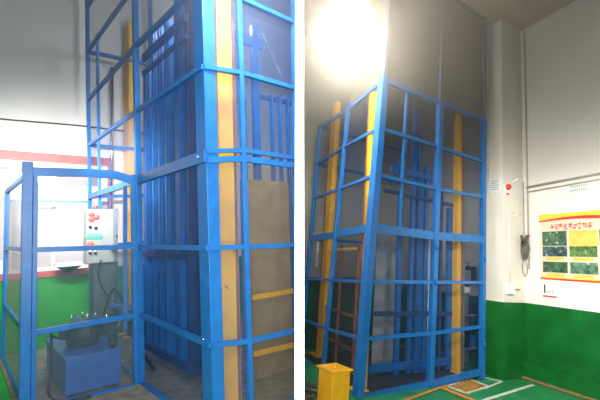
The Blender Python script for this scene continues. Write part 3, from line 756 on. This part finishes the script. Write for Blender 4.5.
conduit([x1+fn*.02, Vector((x1.x, x1.y, x2.z+.1))+fn*.02], .012, 'thin white conduit down the column to the switch box', WPL)
x3 = cl(490, 60); conduit([Vector((x3.x, x3.y, 5.9))+ln*.02, Vector((x3.x, x3.y, 3.2))+ln*.02], .012, 'thin pale conduit on the left flank of the column', WPL)
# switch box
sb = thing('switch_box', 'small white switch box on the column above the green paint', 'switch', x2)
c = Vector((x1.x, x1.y, x2.z))+fn*.03
build('case', MB().hexa(c, cB*.085, fn*.035, Z*.085), WPL, sb, bevel=.006)
build('rocker', MB().hexa(c+fn*.034, cB*.03, fn*.007, Z*.045), PAPER, sb, bevel=.002)
q = c+cB*.08-fn*.01; build('cable_stub', MB().cyl(q, q+cB*.22, .01), GREY, sb)
# fire alarm
f0 = ce(505, 189)
fa = thing('alarm_sounder', 'small red alarm sounder with white base near the top of the conduit box', 'alarm', f0)
build('back_box', MB().hexa(f0+fn*.025-Z*.02, cB*.06, fn*.025, Z*.12), WPL, fa, bevel=.005)
build('red_dome', MB().lathe(f0+fn*.05+Z*.03, [(.055, 0), (.055, .02), (.042, .05), (.015, .065)], 20, fn), REDP, fa)
build('label_strip', MB().hexa(f0+fn*.053-Z*.10, cB*.03, fn*.002, Z*.02), REDP, fa)
c = ce(512, 182); build('camera_bracket', MB().bar(c+fn*.01, c+fn*.12+Z*.05, .03, .03), WPL, fa)
# grey instruction plate on column
g0, g1 = cl(488, 179), cl(501, 192); gm = (g0+g1)/2; gw = abs((g1-g0).dot(cA))
ip = thing('instruction_plate', 'pale instruction plate on the left flank of the column beside the alarm', 'sign', gm)
build('plate', MB().hexa(gm+ln*.006, cA*gw/2, ln*.004, Z*.13), WPL, ip)
m = MB()
for j in range(5): m.hexa(gm+ln*.011+Z*(.08-.04*j), cA*gw*.36, ln*.001, Z*.006)
build('text_lines', m, GREY, ip)
# tall thin access cover outlined on the column
c0 = ce(515, 130); cv = thing('access_cover', 'tall flush cover plate outlined on the cream column', 'cover', c0)
z0, z1 = ce(515, 216).z, ce(515, 204).z
build('plate', MB().hexa(Vector((c0.x, c0.y, (z0+z1)/2+.03))+fn*.004, cB*.13, fn*.004, Z*.16), COLM, cv, bevel=.002)
for s in (-1, 1): build('screw', MB().cyl(Vector((c0.x, c0.y, z0+.05))+cB*.1*s+fn*.008, Vector((c0.x, c0.y, z0+.05))+cB*.1*s+fn*.014, .012, n=8), GREY, cv)
# coil of cable hung in the corner
k0 = on_wall(524.5, 246, RW-rn*.10, ra); co = thing('cable_coil', 'bunched coil of grey cable hanging in the corner beside the column', 'cable coil', k0)
m = MB()
for j in range(7):
    ph = j*.9; off = rd*(.02*math.cos(ph))+rn*(.02*math.sin(ph))
    w = .06+.012*(j % 3); m.tube([k0+off+Z*.20+rd*w, k0+off+Z*.08+rd*w*.35, k0+off-Z*.05+rd*w*.9, k0+off-Z*.24+rd*.0, k0+off-Z*.05-rd*w*.9, k0+off+Z*.08-rd*w*.35, k0+off+Z*.20-rd*w], .011, 6)
build('loops', m, paint('grey_flex', (.12, .115, .09), .6, .3, 14), co)
build('binding', MB().lathe(k0+Z*.04, [(.05, 0), (.055, .02), (.05, .05)], 14), DARK, co)
m = MB(); m.tube([k0-Z*.2, k0-Z*.38+rd*.05, k0-Z*.55, k0-Z*.42-rd*.05, k0-Z*.22], .008, 6); build('tail_loop', m, GREY, co)
build('hanger_wire', MB().tube([k0+Z*.2, k0+Z*.7-rn*.0, k0+Z*1.2], .008, 6), GREY, co)

cur = 'R'
q = on_wall(317, 258, RB-AR*.13, 31.3); q.z = 0
conduit([q+Z*1.65, q+Z*2.25], .03, 'short white pipe on the rear wall behind the far left bay of the right cage', WPL)
# ---- lamps
bay_lamp((.46, 4.75, 4.74), .46, 'very bright white bay lamp hanging in front of the right cage', 6.66)
light('bay_light_right', 'POINT', (.46, 4.75, 4.25), 60, (1, .97, .92), .3, None, 'R')
cur = 'L'
bay_lamp((-.36, 2.6, 4.3), .24, 'bay lamp hanging over the left cage out of view', 6.1)

# ---- haze volumes added to imitate glare under both roofs
def haze(lo, hi, dens, c, label):
    m = bpy.data.materials.new('glare_haze'); m.use_nodes = True; t = m.node_tree; t.nodes.clear()
    o = t.nodes.new('ShaderNodeOutputMaterial'); v = t.nodes.new('ShaderNodeVolumePrincipled')
    v.inputs['Color'].default_value = (*c, 1); v.inputs['Density'].default_value = dens; v.inputs['Anisotropy'].default_value = .6
    t.links.new(v.outputs[0], o.inputs['Volume'])
    mb = MB(); a, b = Vector(lo), Vector(hi); mb.hexa((a+b)/2, Vector(((b-a).x/2, 0, 0)), Vector((0, (b-a).y/2, 0)), Vector((0, 0, (b-a).z/2)))
    clip(mb.bm)
    build('haze', mb, m, label=label, cat='haze', kind='stuff')
cur = 'L'; haze((-4.3, 1.2, 3.05), (1.5, 9, 6.1), .15, (.62, .62, .64), 'pale haze volume imitating glare around the upper left cage')
cur = 'R'; haze((-.8, 1.5, 3.4), (4.9, 9, 6.6), .16, (.66, .60, .50), 'haze volume imitating glare around the lamp at the upper right cage')

# clean helper properties
for o in bpy.data.objects:
    if '_o' in o: del o['_o']
